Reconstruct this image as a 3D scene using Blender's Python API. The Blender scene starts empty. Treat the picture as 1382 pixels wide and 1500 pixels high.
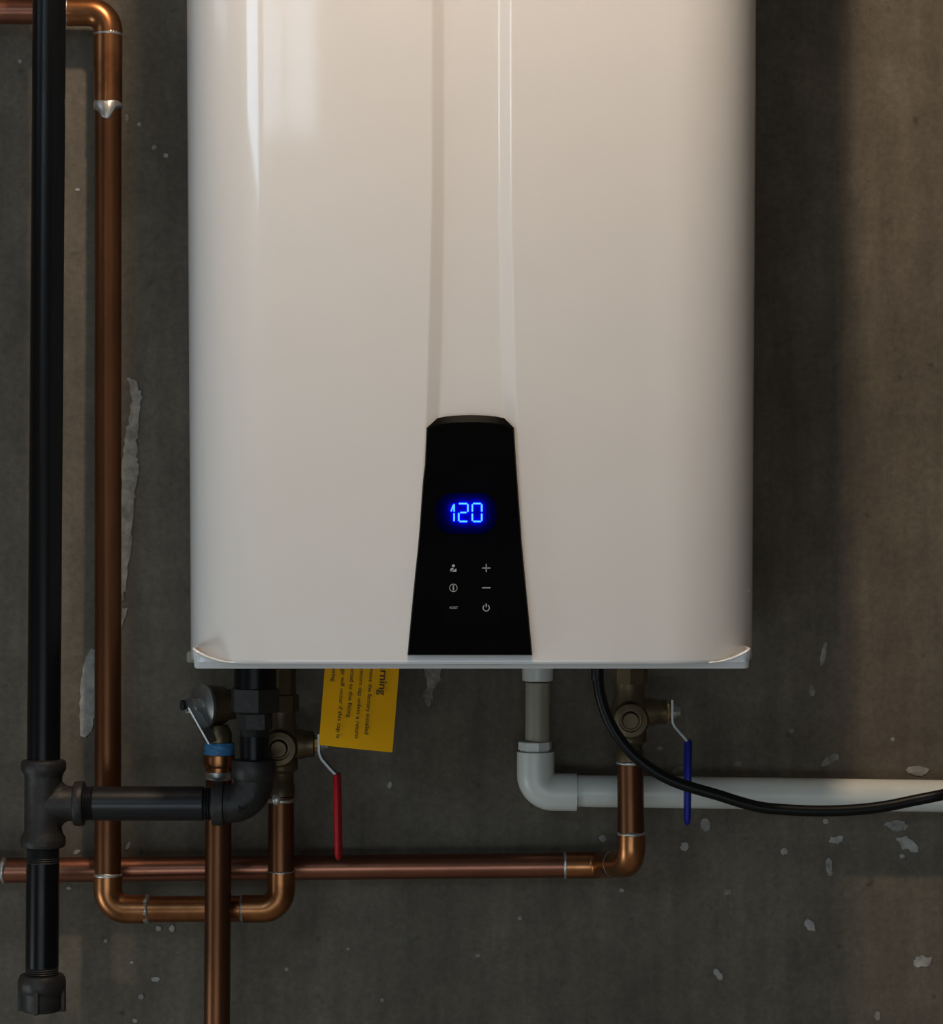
import bpy, bmesh, math, random
from mathutils import Vector, Matrix, noise

C = bpy.context.scene.collection
SC = bpy.context.scene
# ------------------------------------------------------------------ camera
F = 3670.0            # focal length in pixels of the 1382x1500 frame
DW = 2.2              # camera to concrete wall
ZC = 1.35             # camera height
cam_d = bpy.data.cameras.new('camera')
cam = bpy.data.objects.new('camera', cam_d); C.objects.link(cam)
cam.location = (0, -DW, ZC); cam.rotation_euler = (math.pi/2, 0, 0)
cam_d.sensor_fit = 'HORIZONTAL'; cam_d.sensor_width = 36; cam_d.lens = 36*F/1382
cam_d.clip_start = 0.05
SC.camera = cam
# ------------------------------------------------------------------ world, daylight, exposure
W = bpy.data.worlds.new('world'); SC.world = W; W.use_nodes = True
bg = W.node_tree.nodes['Background']; bg.inputs[0].default_value = (0.55, 0.72, 1, 1); bg.inputs[1].default_value = 1.0
RX0, RX1, RY0, RZ1 = -1.7, 2.1, -3.8, 2.72      # room: left wall, right wall, wall behind the camera, ceiling
UNSEEN_WINS = [(-3.6, -2.3, 2.02, 2.5), (-1.05, -0.45, 2.0, 2.45)]   # unseen windows, placed for the heater's corner streak and blue left edge: y0, y1, z0, z1
def area(name, loc, rot, sx, sy, energy, col):
    l = bpy.data.lights.new(name, 'AREA'); l.shape = 'RECTANGLE'; l.size = sx; l.size_y = sy
    l.energy = energy; l.color = col
    o = bpy.data.objects.new(name, l); C.objects.link(o); o.location = loc; o.rotation_euler = rot
    return o
for (y0, y1, z0, z1), e in zip(UNSEEN_WINS, (15, 1.2)):
    area('unseen_window_light', (RX0+0.03, (y0+y1)/2, (z0+z1)/2), (0, -math.pi/2, 0), z1-z0, y1-y0, e, (0.58, 0.80, 1.0))
ADDED_DOOR = (-1.45, 0.75, 0.82)                       # gap under a half-raised door added behind the camera for low daylight: x0, x1, height
area('added_door_light', ((ADDED_DOOR[0]+ADDED_DOOR[1])/2, RY0+0.03, ADDED_DOOR[2]/2+0.02), (math.pi/2, 0, 0), ADDED_DOOR[1]-ADDED_DOOR[0], ADDED_DOOR[2]-0.06, 9.5, (0.90, 1.0, 0.99))
ADDED_HATCH = (-1.05, -0.45, 0.0, 0.75)                # low hatch added in the left wall to brighten the lower left: y0, y1, z0, z1
area('added_hatch_light', (RX0+0.03, (ADDED_HATCH[0]+ADDED_HATCH[1])/2, 0.385), (0, -math.pi/2, 0), 0.71, 0.56, 5.5, (0.90, 1.0, 0.99))
ADDED_HIGH = (-1.38, -0.82, 2.16, 2.52)                # small pane added over that door to reflect a patch in the heater: x0, x1, z0, z1
area('added_high_light', ((ADDED_HIGH[0]+ADDED_HIGH[1])/2, RY0+0.03, (ADDED_HIGH[2]+ADDED_HIGH[3])/2), (math.pi/2, 0, 0), ADDED_HIGH[1]-ADDED_HIGH[0], ADDED_HIGH[3]-ADDED_HIGH[2], 2.6, (0.72, 0.88, 1.0))
BULB_W = 42.0
SC.view_settings.view_transform = 'Standard'; SC.view_settings.look = 'None'
SC.view_settings.exposure = 0.0; SC.view_settings.gamma = 1.0; SC.view_settings.use_curve_mapping = False

# ------------------------------------------------------------------ helpers
def P(px, py, dep):
    d = DW-dep
    return Vector(((px-691)*d/F, -dep, ZC+(750-py)*d/F))
def S(n, dep): return n*(DW-dep)/F

def link(name, me, mat, parent=None, smooth=False):
    o = bpy.data.objects.new(name, me); C.objects.link(o)
    if mat: me.materials.append(mat)
    if smooth:
        for p in me.polygons: p.use_smooth = True
    if parent: o.parent = parent
    return o
def mesh(name, vs, fs):
    me = bpy.data.meshes.new(name); me.from_pydata([tuple(v) for v in vs], [], fs); me.update()
    bm = bmesh.new(); bm.from_mesh(me); bmesh.ops.recalc_face_normals(bm, faces=bm.faces); bm.to_mesh(me); bm.free()
    return me
def sharp(me, deg=38):
    try: me.set_sharp_from_angle(angle=math.radians(deg))
    except Exception: pass
def thing(name, label, cat, loc=(0, 0, 0), group=None):
    o = bpy.data.objects.new(name, None); C.objects.link(o); o.empty_display_size = 0.02
    o['label'] = label; o['category'] = cat
    if group: o['group'] = group
    return o
def tag(o, label, cat, group=None):
    o['label'] = label; o['category'] = cat
    if group: o['group'] = group
    return o
def struct(o): o['kind'] = 'structure'; return o

def frames(axis):
    a = Vector(axis).normalized()
    h = Vector((0, 0, 1)) if abs(a.z) < 0.9 else Vector((0, -1, 0))
    u = h.cross(a).normalized(); v = a.cross(u)
    return a, u, v
def lathe(name, org, axis, prof, mat, parent=None, seg=32, deg=35, rot=0.0):
    a, u, v = frames(axis); org = Vector(org)
    vs, fs = [], []
    for t, r in prof:
        for k in range(seg):
            th = 2*math.pi*k/seg+rot
            vs.append(org+a*t+(u*math.cos(th)+v*math.sin(th))*r)
    n = len(prof)
    for i in range(n-1):
        for k in range(seg):
            k2 = (k+1) % seg
            fs.append((i*seg+k, i*seg+k2, (i+1)*seg+k2, (i+1)*seg+k))
    fs.append(tuple(range(seg))); fs.append(tuple(range((n-1)*seg, n*seg)))
    me = mesh(name, vs, fs); o = link(name, me, mat, parent, True); sharp(me, deg); return o
def fillet(pts, rb, n=12):
    pts = [Vector(p) for p in pts]
    if len(pts) < 3: return pts
    out = [pts[0]]
    for i in range(1, len(pts)-1):
        A, B, D = pts[i-1], pts[i], pts[i+1]
        d0 = (A-B).normalized(); d1 = (D-B).normalized()
        ang = d0.angle(d1)
        t = rb/math.tan(ang/2)
        t = min(t, (A-B).length*0.98, (D-B).length*0.98)
        r = t*math.tan(ang/2)
        bis = (d0+d1).normalized(); cen = B+bis*(r/math.sin(ang/2))
        p0 = B+d0*t-cen; p1 = B+d1*t-cen
        tot = p0.angle(p1); ax = p0.cross(p1).normalized()
        for k in range(n+1):
            out.append(cen+Matrix.Rotation(tot*k/n, 3, ax) @ p0)
    out.append(pts[-1]); return out
def tube(name, pts, r, mat, parent=None, rb=0.0, seg=28, n=12, flat=1.0):
    path = fillet(pts, rb, n) if rb > 0 else [Vector(p) for p in pts]
    rs = r if isinstance(r, (list, tuple)) else [r]*len(path)
    T = []
    for i in range(len(path)):
        a = path[max(i-1, 0)]; b = path[min(i+1, len(path)-1)]
        T.append((b-a).normalized())
    _, u, v = frames(T[0]); vs, fs = [], []
    for i, p in enumerate(path):
        if i:
            q = T[i-1].rotation_difference(T[i]); u = (q @ u).normalized(); v = (q @ v).normalized()
        for k in range(seg):
            th = 2*math.pi*k/seg
            vs.append(p+(u*math.cos(th)*flat+v*math.sin(th))*rs[i])
    m = len(path)
    for i in range(m-1):
        for k in range(seg):
            k2 = (k+1) % seg
            fs.append((i*seg+k, i*seg+k2, (i+1)*seg+k2, (i+1)*seg+k))
    fs.append(tuple(range(seg))); fs.append(tuple(range((m-1)*seg, m*seg)))
    me = mesh(name, vs, fs); o = link(name, me, mat, parent, True); sharp(me, 50); return o
def box(name, c, s, mat, parent=None, bev=0.0, rotm=None):
    bm = bmesh.new(); bmesh.ops.create_cube(bm, size=1)
    for v in bm.verts: v.co = Vector((v.co.x*s[0], v.co.y*s[1], v.co.z*s[2]))
    if bev: bmesh.ops.bevel(bm, geom=bm.edges[:], offset=bev, segments=3, affect='EDGES', profile=0.5)
    for v in bm.verts: v.co = ((rotm @ v.co) if rotm else v.co)+Vector(c)
    me = bpy.data.meshes.new(name); bm.to_mesh(me); bm.free()
    o = link(name, me, mat, parent, bool(bev))
    if bev: sharp(me, 40)
    return o
def prism(name, out, y0, y1, mat, parent=None, bev=0.0):
    """outline [(x,z)] extruded along y from y0 (back) to y1 (front)"""
    bm = bmesh.new()
    a = [bm.verts.new((x, y0, z)) for x, z in out]; b = [bm.verts.new((x, y1, z)) for x, z in out]
    n = len(out)
    bm.faces.new(a); f = bm.faces.new(b)
    for i in range(n): bm.faces.new((a[i], a[(i+1) % n], b[(i+1) % n], b[i]))
    bmesh.ops.recalc_face_normals(bm, faces=bm.faces)
    if bev:
        bmesh.ops.bevel(bm, geom=[e for e in bm.edges if all(v.co.y == y1 for v in e.verts)], offset=bev, segments=2, affect='EDGES')
    me = bpy.data.meshes.new(name); bm.to_mesh(me); bm.free()
    return link(name, me, mat, parent)
def rrect(x0, x1, z0, z1, r, n=6):
    o = []
    for cx, cz, a0 in ((x1-r, z1-r, 0), (x0+r, z1-r, 90), (x0+r, z0+r, 180), (x1-r, z0+r, 270)):
        for k in range(n+1):
            a = math.radians(a0+90*k/n); o.append((cx+r*math.cos(a), cz+r*math.sin(a)))
    return o
def ext_bars(name, polys, y0, y1, mat, parent):
    """several closed outlines as one flat printed mark"""
    vs, fs = [], []
    for out in polys:
        b = len(vs); n = len(out)
        vs += [(x, y0, z) for x, z in out]+[(x, y1, z) for x, z in out]
        fs.append(tuple(range(b, b+n))); fs.append(tuple(range(b+n, b+2*n)))
        for i in range(n): fs.append((b+i, b+(i+1) % n, b+n+(i+1) % n, b+n+i))
    return link(name, mesh(name, vs, fs), mat, parent)

# ------------------------------------------------------------------ materials
def new_mat(name):
    m = bpy.data.materials.new(name); m.use_nodes = True
    return m, m.node_tree.nodes, m.node_tree.links, m.node_tree.nodes['Principled BSDF']
def pmat(name, col, rough=0.5, metal=0.0, coat=0.0, coat_r=0.05, nscale=0, namt=0.0, bump=0.0, bscale=60, rvar=0.0, col2=None, stretch=(1, 1, 1), spec=None):
    m, N, L, b = new_mat(name)
    b.inputs['Base Color'].default_value = (*col, 1); b.inputs['Roughness'].default_value = rough
    b.inputs['Metallic'].default_value = metal
    if spec is not None: b.inputs['Specular IOR Level'].default_value = spec
    if coat: b.inputs['Coat Weight'].default_value = coat; b.inputs['Coat Roughness'].default_value = coat_r
    tc = N.new('ShaderNodeTexCoord'); mp = N.new('ShaderNodeMapping'); mp.inputs['Scale'].default_value = stretch
    L.new(tc.outputs['Object'], mp.inputs[0])
    if nscale:
        n = N.new('ShaderNodeTexNoise'); n.inputs['Scale'].default_value = nscale; n.inputs['Detail'].default_value = 6; n.inputs['Roughness'].default_value = 0.6
        L.new(mp.outputs[0], n.inputs['Vector'])
        r = N.new('ShaderNodeValToRGB'); r.color_ramp.elements[0].position = 0.32; r.color_ramp.elements[1].position = 0.68
        c2 = col2 if col2 else tuple(c*(1-namt) for c in col)
        r.color_ramp.elements[0].color = (*c2, 1); r.color_ramp.elements[1].color = (*col, 1)
        L.new(n.outputs[0], r.inputs[0]); L.new(r.outputs[0], b.inputs['Base Color'])
        if rvar:
            mr = N.new('ShaderNodeMapRange'); mr.inputs[3].default_value = rough+rvar; mr.inputs[4].default_value = max(rough-rvar, 0.03)
            L.new(n.outputs[0], mr.inputs[0]); L.new(mr.outputs[0], b.inputs['Roughness'])
    if bump:
        n2 = N.new('ShaderNodeTexNoise'); n2.inputs['Scale'].default_value = bscale; n2.inputs['Detail'].default_value = 4
        L.new(mp.outputs[0], n2.inputs['Vector'])
        bp = N.new('ShaderNodeBump'); bp.inputs['Strength'].default_value = bump; bp.inputs['Distance'].default_value = 0.002
        L.new(n2.outputs[0], bp.inputs['Height']); L.new(bp.outputs[0], b.inputs['Normal'])
    return m

def concrete_mat():
    m, N, L, b = new_mat('concrete')
    tc = N.new('ShaderNodeTexCoord')
    def noi(scale, det, rough, st=(1, 1, 1)):
        mp = N.new('ShaderNodeMapping'); mp.inputs['Scale'].default_value = st
        L.new(tc.outputs['Object'], mp.inputs[0])
        n = N.new('ShaderNodeTexNoise'); n.inputs['Scale'].default_value = scale; n.inputs['Detail'].default_value = det; n.inputs['Roughness'].default_value = rough
        L.new(mp.outputs[0], n.inputs['Vector']); return n
    big = noi(5, 5, 0.6); streak = noi(16, 5, 0.6, (3.0, 1, 0.35)); fine = noi(170, 6, 0.7); mott = noi(34, 6, 0.65); pit = noi(70, 3, 0.5)
    r = N.new('ShaderNodeValToRGB'); e = r.color_ramp.elements
    e[0].position = 0.3; e[0].color = (0.088, 0.072, 0.050, 1); e[1].position = 0.72; e[1].color = (0.152, 0.127, 0.093, 1)
    L.new(big.outputs[0], r.inputs[0])
    def mul(fac_out, lo, hi, prev, p0=0.3, p1=0.7):
        rr = N.new('ShaderNodeMapRange'); rr.inputs[1].default_value = p0; rr.inputs[2].default_value = p1
        rr.inputs[3].default_value = lo; rr.inputs[4].default_value = hi
        L.new(fac_out, rr.inputs[0])
        mx = N.new('ShaderNodeMix'); mx.data_type = 'RGBA'; mx.blend_type = 'MULTIPLY'; mx.inputs[0].default_value = 1
        L.new(prev, mx.inputs[6]); L.new(rr.outputs[0], mx.inputs[7]); return mx.outputs[2]
    c = mul(streak.outputs[0], 0.78, 1.15, r.outputs[0]); c = mul(fine.outputs[0], 0.76, 1.2, c); c = mul(mott.outputs[0], 0.80, 1.16, c)
    c = mul(pit.outputs[0], 0.55, 1.0, c, 0.24, 0.34)
    L.new(c, b.inputs['Base Color']); b.inputs['Roughness'].default_value = 0.75
    ad = N.new('ShaderNodeMath'); ad.operation = 'ADD'; L.new(fine.outputs[0], ad.inputs[0]); L.new(pit.outputs[0], ad.inputs[1])
    bp = N.new('ShaderNodeBump'); bp.inputs['Strength'].default_value = 0.25; bp.inputs['Distance'].default_value = 0.0012
    L.new(ad.outputs[0], bp.inputs['Height']); L.new(bp.outputs[0], b.inputs['Normal'])
    return m
def emit_mat(name, col, s):
    m, N, L, b = new_mat(name); b.inputs['Base Color'].default_value = (0.02, 0.02, 0.02, 1)
    b.inputs['Emission Color'].default_value = (*col, 1); b.inputs['Emission Strength'].default_value = s
    return m

M = dict(
    concrete=concrete_mat(),
    floor=pmat('floor_concrete', (0.44, 0.44, 0.43), 0.5, nscale=6, namt=0.3, bump=0.15),
    paint=pmat('wall_paint', (0.15, 0.145, 0.14), 0.8, nscale=4, namt=0.06, bump=0.05),
    ceil=pmat('ceiling_paint', (0.24, 0.235, 0.225), 0.85, nscale=4, namt=0.05),
    enamel=pmat('white_enamel', (0.79, 0.765, 0.735), 0.34, coat=0.75, coat_r=0.07, bump=0.012, bscale=420, nscale=3, namt=0.015),
    skirt=pmat('skirt_enamel', (0.78, 0.785, 0.785), 0.3, coat=0.8, coat_r=0.08, nscale=4, namt=0.02),
    steel=pmat('galvanised_steel', (0.42, 0.42, 0.41), 0.45, 0.9, nscale=30, namt=0.3),
    gloss=pmat('black_gloss', (0.002, 0.002, 0.002), 0.08, spec=0.14, nscale=8, namt=0.2),
    pad=pmat('black_membrane', (0.002, 0.002, 0.0022), 0.12, spec=0.12, nscale=8, namt=0.2),
    halo=pmat('halo_plate_blue', (0.0001, 0.0005, 0.011), 1.0, spec=0.0, nscale=90, namt=0.05),
    seg=emit_mat('lit_segment', (0.0003, 0.0022, 1.0), 340),
    print=pmat('grey_print', (0.42, 0.42, 0.40), 0.6, nscale=90, namt=0.1),
    copper=pmat('aged_copper', (0.52, 0.215, 0.105), 0.34, 0.92, nscale=26, col2=(0.27, 0.105, 0.05), bump=0.05, bscale=90, rvar=0.09, stretch=(1, 1, 0.3)),
    copperd=pmat('dark_oxidised_copper', (0.17, 0.068, 0.028), 0.38, 0.88, nscale=22, col2=(0.085, 0.034, 0.015), bump=0.05, bscale=90, rvar=0.08, stretch=(1, 1, 0.25)),
    copperh=pmat('aged_copper_run', (0.38, 0.155, 0.095), 0.32, 0.92, nscale=26, col2=(0.20, 0.08, 0.05), bump=0.05, bscale=90, rvar=0.09, stretch=(0.3, 1, 1)),
    copperf=pmat('heat_stained_copper', (0.44, 0.185, 0.072), 0.32, 0.95, nscale=34, col2=(0.20, 0.078, 0.03), rvar=0.08),
    solder=pmat('solder', (0.62, 0.60, 0.56), 0.38, 0.85, nscale=120, namt=0.4, bump=0.25, bscale=200),
    iron=pmat('black_iron_pipe', (0.0035, 0.0035, 0.004), 0.30, 0.0, nscale=40, namt=0.4, rvar=0.06, spec=0.22, bump=0.03),
    nipple=pmat('bare_iron_nipple', (0.022, 0.022, 0.025), 0.34, 0.35, nscale=70, namt=0.55, rvar=0.12, spec=0.5, stretch=(0.25, 1, 1)),
    cast=pmat('malleable_iron', (0.034, 0.031, 0.029), 0.5, 0.4, nscale=60, namt=0.4, rvar=0.1, bump=0.35, bscale=130),
    thread=pmat('cut_thread', (0.09, 0.088, 0.085), 0.38, 0.7, nscale=90, namt=0.5),
    brass=pmat('tarnished_brass', (0.17, 0.125, 0.07), 0.45, 0.8, nscale=40, namt=0.5, bump=0.15, bscale=150),
    gold=pmat('bright_brass', (0.85, 0.58, 0.20), 0.25, 0.95, nscale=60, namt=0.2),
    chrome=pmat('zinc_plated_steel', (0.55, 0.56, 0.55), 0.3, 0.9, nscale=60, namt=0.25),
    bellsteel=pmat('dull_zinc', (0.34, 0.345, 0.335), 0.40, 0.85, nscale=50, namt=0.35, bump=0.05),
    red=pmat('red_vinyl', (0.48, 0.008, 0.014), 0.42, nscale=50, namt=0.15, spec=0.25),
    blue=pmat('blue_vinyl', (0.006, 0.016, 0.25), 0.42, nscale=50, namt=0.15, spec=0.25),
    tape=pmat('blue_tape', (0.06, 0.27, 0.55), 0.5, nscale=120, namt=0.5, bump=0.5, bscale=180, stretch=(1, 1, 4)),
    pvc=pmat('white_pvc', (0.64, 0.655, 0.60), 0.34, nscale=14, namt=0.07, spec=0.5),
    beige=pmat('beige_plastic', (0.34, 0.31, 0.23), 0.45, nscale=60, namt=0.2, stretch=(1, 1, 0.2)),
    rubber=pmat('black_rubber', (0.0045, 0.0045, 0.0045), 0.40, nscale=60, namt=0.3, spec=0.22),
    yellow=pmat('yellow_card', (0.95, 0.45, 0.003), 0.6, spec=0.1, nscale=12, namt=0.08),
    ink=pmat('brown_black_ink', (0.05, 0.028, 0.004), 0.7, nscale=300, namt=0.4),
    plaster=pmat('plaster', (0.42, 0.41, 0.375), 0.85, nscale=80, col2=(0.22, 0.21, 0.19), bump=0.4, bscale=140),
    smear=pmat('thin_mortar_smear', (0.36, 0.345, 0.31), 0.85, nscale=90, col2=(0.15, 0.14, 0.12), bump=0.3, bscale=140),
    wood=pmat('white_frame', (0.6, 0.6, 0.58), 0.5, nscale=20, namt=0.05),
)
def glass_mat():
    m, N, L, b = new_mat('glass'); b.inputs['Transmission Weight'].default_value = 1; b.inputs['Roughness'].default_value = 0.02
    b.inputs['Base Color'].default_value = (0.95, 0.98, 1, 1); return m
M['glass'] = glass_mat()

# ------------------------------------------------------------------ room
def wall(name, c, s, mat): return struct(box(name, c, s, mat))
T = 0.12
cx, cy = (RX0+RX1)/2, RY0/2
wall_back = wall('wall_back', (cx, T/2, RZ1/2), (RX1-RX0+2*T, T, RZ1+2*T), M['concrete'])
wall('floor', (cx, cy, -T/2), (RX1-RX0, -RY0, T), M['floor'])
wall('ceiling', (cx, cy, RZ1+T/2), (RX1-RX0, -RY0, T), M['ceil'])
wall('wall_right', (RX1+T/2, cy, RZ1/2), (T, -RY0, RZ1+2*T), M['paint'])
def wall_front():
    x0, x1, h = ADDED_DOOR; y = RY0-T/2; hd = 2.1
    bm = bmesh.new()
    for a, b, z0, z1 in ((RX0-T, x0, -T, RZ1+T), (x1, RX1+T, -T, RZ1+T), (x0, ADDED_HIGH[0], hd, RZ1+T), (ADDED_HIGH[1], x1, hd, RZ1+T), (ADDED_HIGH[0], ADDED_HIGH[1], hd, ADDED_HIGH[2]), (ADDED_HIGH[0], ADDED_HIGH[1], ADDED_HIGH[3], RZ1+T), (x0, x1, -T, 0)):
        r = bmesh.ops.create_cube(bm, size=1)
        for v in r['verts']: v.co = Vector((v.co.x*(b-a)+(a+b)/2, v.co.y*T+y, v.co.z*(z1-z0)+(z0+z1)/2))
    me = bpy.data.meshes.new('wall_front'); bm.to_mesh(me); bm.free(); struct(link('wall_front', me, M['paint']))
    d = struct(bpy.data.objects.new('added_door_1', None)); C.objects.link(d)
    n = 3
    for k in range(n):
        z0 = h+(hd-h)*k/n; z1 = h+(hd-h)*(k+1)/n
        box('added_door_panel', ((x0+x1)/2, RY0-0.04, (z0+z1)/2), (x1-x0, 0.04, z1-z0-0.006), M['paint'], d, 0.004)
    w = struct(bpy.data.objects.new('unseen_window_3', None)); C.objects.link(w)
    a, b, z0, z1 = ADDED_HIGH; y = RY0-0.07
    for c, s in ((((a+b)/2, z0+0.015), (b-a, 0.03)), (((a+b)/2, z1-0.015), (b-a, 0.03)), ((a+0.015, (z0+z1)/2), (0.03, z1-z0-0.06)), ((b-0.015, (z0+z1)/2), (0.03, z1-z0-0.06))):
        box('unseen_window_frame', (c[0], y, c[1]), (s[0], 0.05, s[1]), M['wood'], w, 0.003)
    box('pane', ((a+b)/2, y, (z0+z1)/2), (b-a-0.06, 0.006, z1-z0-0.06), M['glass'], w)
wall_front()
# left wall with openings for the unseen windows and the added hatch
def wall_left():
    zs_ = (UNSEEN_WINS[0][2]+0, max(w[3] for w in UNSEEN_WINS)); parts = []
    ys = [RY0]+[v for w in UNSEEN_WINS for v in w[:2]]+[0]
    for k in range(0, len(ys), 2): parts.append((ys[k], ys[k+1], -T, RZ1+T))
    for y0, y1, z0, z1 in UNSEEN_WINS:
        if y0 > ADDED_HATCH[0]-0.2 and y1 < ADDED_HATCH[1]+0.2: parts += [(y0, y1, ADDED_HATCH[3], z0), (y0, y1, z1, RZ1+T), (y0, y1, -T, 0)]
        else: parts += [(y0, y1, -T, z0), (y0, y1, z1, RZ1+T)]
    bm = bmesh.new()
    for y0, y1, z0, z1 in parts:
        r = bmesh.ops.create_cube(bm, size=1)
        for v in r['verts']: v.co = Vector((v.co.x*T+RX0-T/2, v.co.y*(y1-y0)+(y0+y1)/2, v.co.z*(z1-z0)+(z0+z1)/2))
    me = bpy.data.meshes.new('wall_left'); bm.to_mesh(me); bm.free()
    struct(link('wall_left', me, M['paint']))
    x = RX0-0.07
    for k, (y0, y1, z0, z1) in enumerate(UNSEEN_WINS):
        w = struct(bpy.data.objects.new('unseen_window_%d' % (k+1), None)); C.objects.link(w)
        for c, s in ((((y0+y1)/2, z0+0.02), (y1-y0, 0.04)), (((y0+y1)/2, z1-0.02), (y1-y0, 0.04)),
                     ((y0+0.02, (z0+z1)/2), (0.04, z1-z0-0.08)), ((y1-0.02, (z0+z1)/2), (0.04, z1-z0-0.08))):
            box('unseen_window_frame', (x, *c), (0.05, *s), M['wood'], w, 0.003)
        box('pane', (x, (y0+y1)/2, (z0+z1)/2), (0.006, y1-y0-0.08, z1-z0-0.08), M['glass'], w)
wall_left()

# plaster smears and flecks stuck on the concrete wall (pieces of the wall)
random.seed(7)
def splat(name, pts, mat, th=0.0008, jit=0.10, sub=4, seed=0):
    """ragged flake: px outline, resampled and roughened"""
    rnd = random.Random(seed); out = []
    n = len(pts); size = max(max(p[0] for p in pts)-min(p[0] for p in pts), 6)
    for i in range(n):
        a, b = pts[i], pts[(i+1) % n]
        for k in range(sub):
            t = k/sub; j = size*jit
            out.append((a[0]+(b[0]-a[0])*t+rnd.uniform(-j, j), a[1]+(b[1]-a[1])*t+rnd.uniform(-j, j)))
    w = [P(x, y, 0) for x, y in out]
    return prism(name, [(v.x, v.z) for v in w], 0.0003, -th, mat, wall_back)
splat('plaster_smear', [(187, 553), (198, 558), (208, 578), (206, 602), (200, 640), (200, 668), (204, 685), (199, 715), (195, 745), (192, 790), (188, 830), (184, 866), (179, 880), (177, 850), (178, 760), (179, 690), (182, 650), (188, 620), (193, 590)], M['smear'], 0.0008, 0.07, 5, 1)
splat('plaster_smear', [(178, 892), (187, 890), (184, 903), (178, 921)], M['smear'], 0.0008, 0.1, 4, 2)
splat('plaster_smear', [(134, 950), (139, 952), (139, 1045), (134, 1070), (125, 1082), (117, 1076), (116, 1050), (119, 1000), (122, 972)], M['plaster'], 0.0009, 0.06, 5, 3)
splat('plaster_smear', [(622, 975), (648, 975), (645, 995), (634, 1010), (633, 1022), (627, 1036), (621, 1020), (626, 1004)], M['smear'], 0.0008, 0.07, 4, 4)
flecks = [(1216, 1113, 15, 6, 25, 0), (1345, 1128, 17, 8, 0, 1), (1313, 1209, 16, 9, -8, 0), (1330, 1237, 18, 8, -30, 1), (1322, 1254, 4, 3, 0, 1),
          (1225, 1230, 11, 5, 10, 1), (1149, 1247, 5, 5, 0, 1), (1215, 1270, 5, 14, 5, 0), (1187, 1355, 6, 11, 35, 1), (1052, 1427, 5, 10, 32, 1),
          (1352, 1408, 14, 8, 10, 1), (1207, 958, 4, 18, -12, 0), (1190, 1012, 4, 8, 10, 0), (1066, 1307, 5, 4, 0, 0), (1034, 1208, 7, 10, 15, 0), (1003, 1240, 6, 7, -25, 1),
          (883, 1228, 6, 5, -30, 1), (571, 1150, 3, 5, -20, 1), (232, 1360, 4, 4, 0, 1), (252, 1360, 4, 5, 0, 1), (228, 1434, 6, 4, 0, 1), (207, 1460, 4, 4, 0, 0),
          (198, 1495, 4, 3, 0, 1), (193, 1410, 3, 2, 0, 1), (155, 1378, 3, 3, 0, 1), (101, 1301, 4, 2, 0, 1), (243, 228, 3.5, 3.5, 0, 1), (226, 216, 3, 4, -30, 0),
          (29, 90, 3, 3, 0, 0), (114, 278, 3.5, 2.5, 0, 1), (204, 182, 3, 3, 0, 0), (186, 172, 2.5, 5, 0, 0), (1210, 1203, 4, 4, 0, 1), (995, 1128, 10, 5, 15, 0), (967, 1096, 4, 3, 0, 0),
          (1308, 1083, 3, 3, 0, 1), (1409, 1100, 12, 7, 0, 1), (1286, 1488, 4, 7, 0, 0), (188, 1238, 2.5, 7, -25, 1), (112, 1248, 6, 3, 30, 1), (911, 1304, 4, 3, 0, 0), (1160, 1070, 4, 3, 0, 0),
          (1082, 1119, 5, 4, 0, 0), (420, 1420, 3, 3, 0, 0), (560, 1465, 3, 3, 0, 0), (700, 1400, 4, 3, 0, 0), (762, 1345, 3, 3, 0, 0), (510, 1390, 3, 2, 0, 0)]
for i, (x, y, a, b, rot, m_) in enumerate(flecks):
    pts = []
    for k in range(9):
        t = 2*math.pi*k/9; u, v = a*math.cos(t), b*math.sin(t); r = math.radians(rot)
        pts.append((x+u*math.cos(r)+v*math.sin(r), y-u*math.sin(r)+v*math.cos(r)))
    splat('plaster_fleck', pts, M['plaster' if m_ else 'smear'], 0.0006, 0.08, 2, 50+i)

# ------------------------------------------------------------------ lamps of the room (above and behind the frame)
def bulb_lamp():
    x, y = -0.03, -0.86; z = RZ1
    t = thing('ceiling_bulb', 'bare warm light bulb in a white ceiling holder above the water heater', 'lamp'); t.location = (x, y, z)
    lathe('holder', (0, 0, 0), (0, 0, -1), [(0, 0.055), (0.012, 0.055), (0.02, 0.03), (0.045, 0.027)], M['wood'], t)
    b = lathe('bulb', (0, 0, -0.045), (0, 0, -1), [(0, 0.012), (0.015, 0.015), (0.03, 0.026), (0.05, 0.031), (0.068, 0.026), (0.078, 0.014), (0.081, 0.003)], emit_mat('bulb_glow', (1, 0.72, 0.42), 12), t)
    b.visible_shadow = True
    l = bpy.data.lights.new('bulb_light', 'POINT'); l.energy = BULB_W; l.color = (1, 0.77, 0.56); l.shadow_soft_size = 0.035
    o = bpy.data.objects.new('bulb_light', l); C.objects.link(o); o.parent = t; o.location = (0, 0, -0.165)
bulb_lamp()
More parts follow.
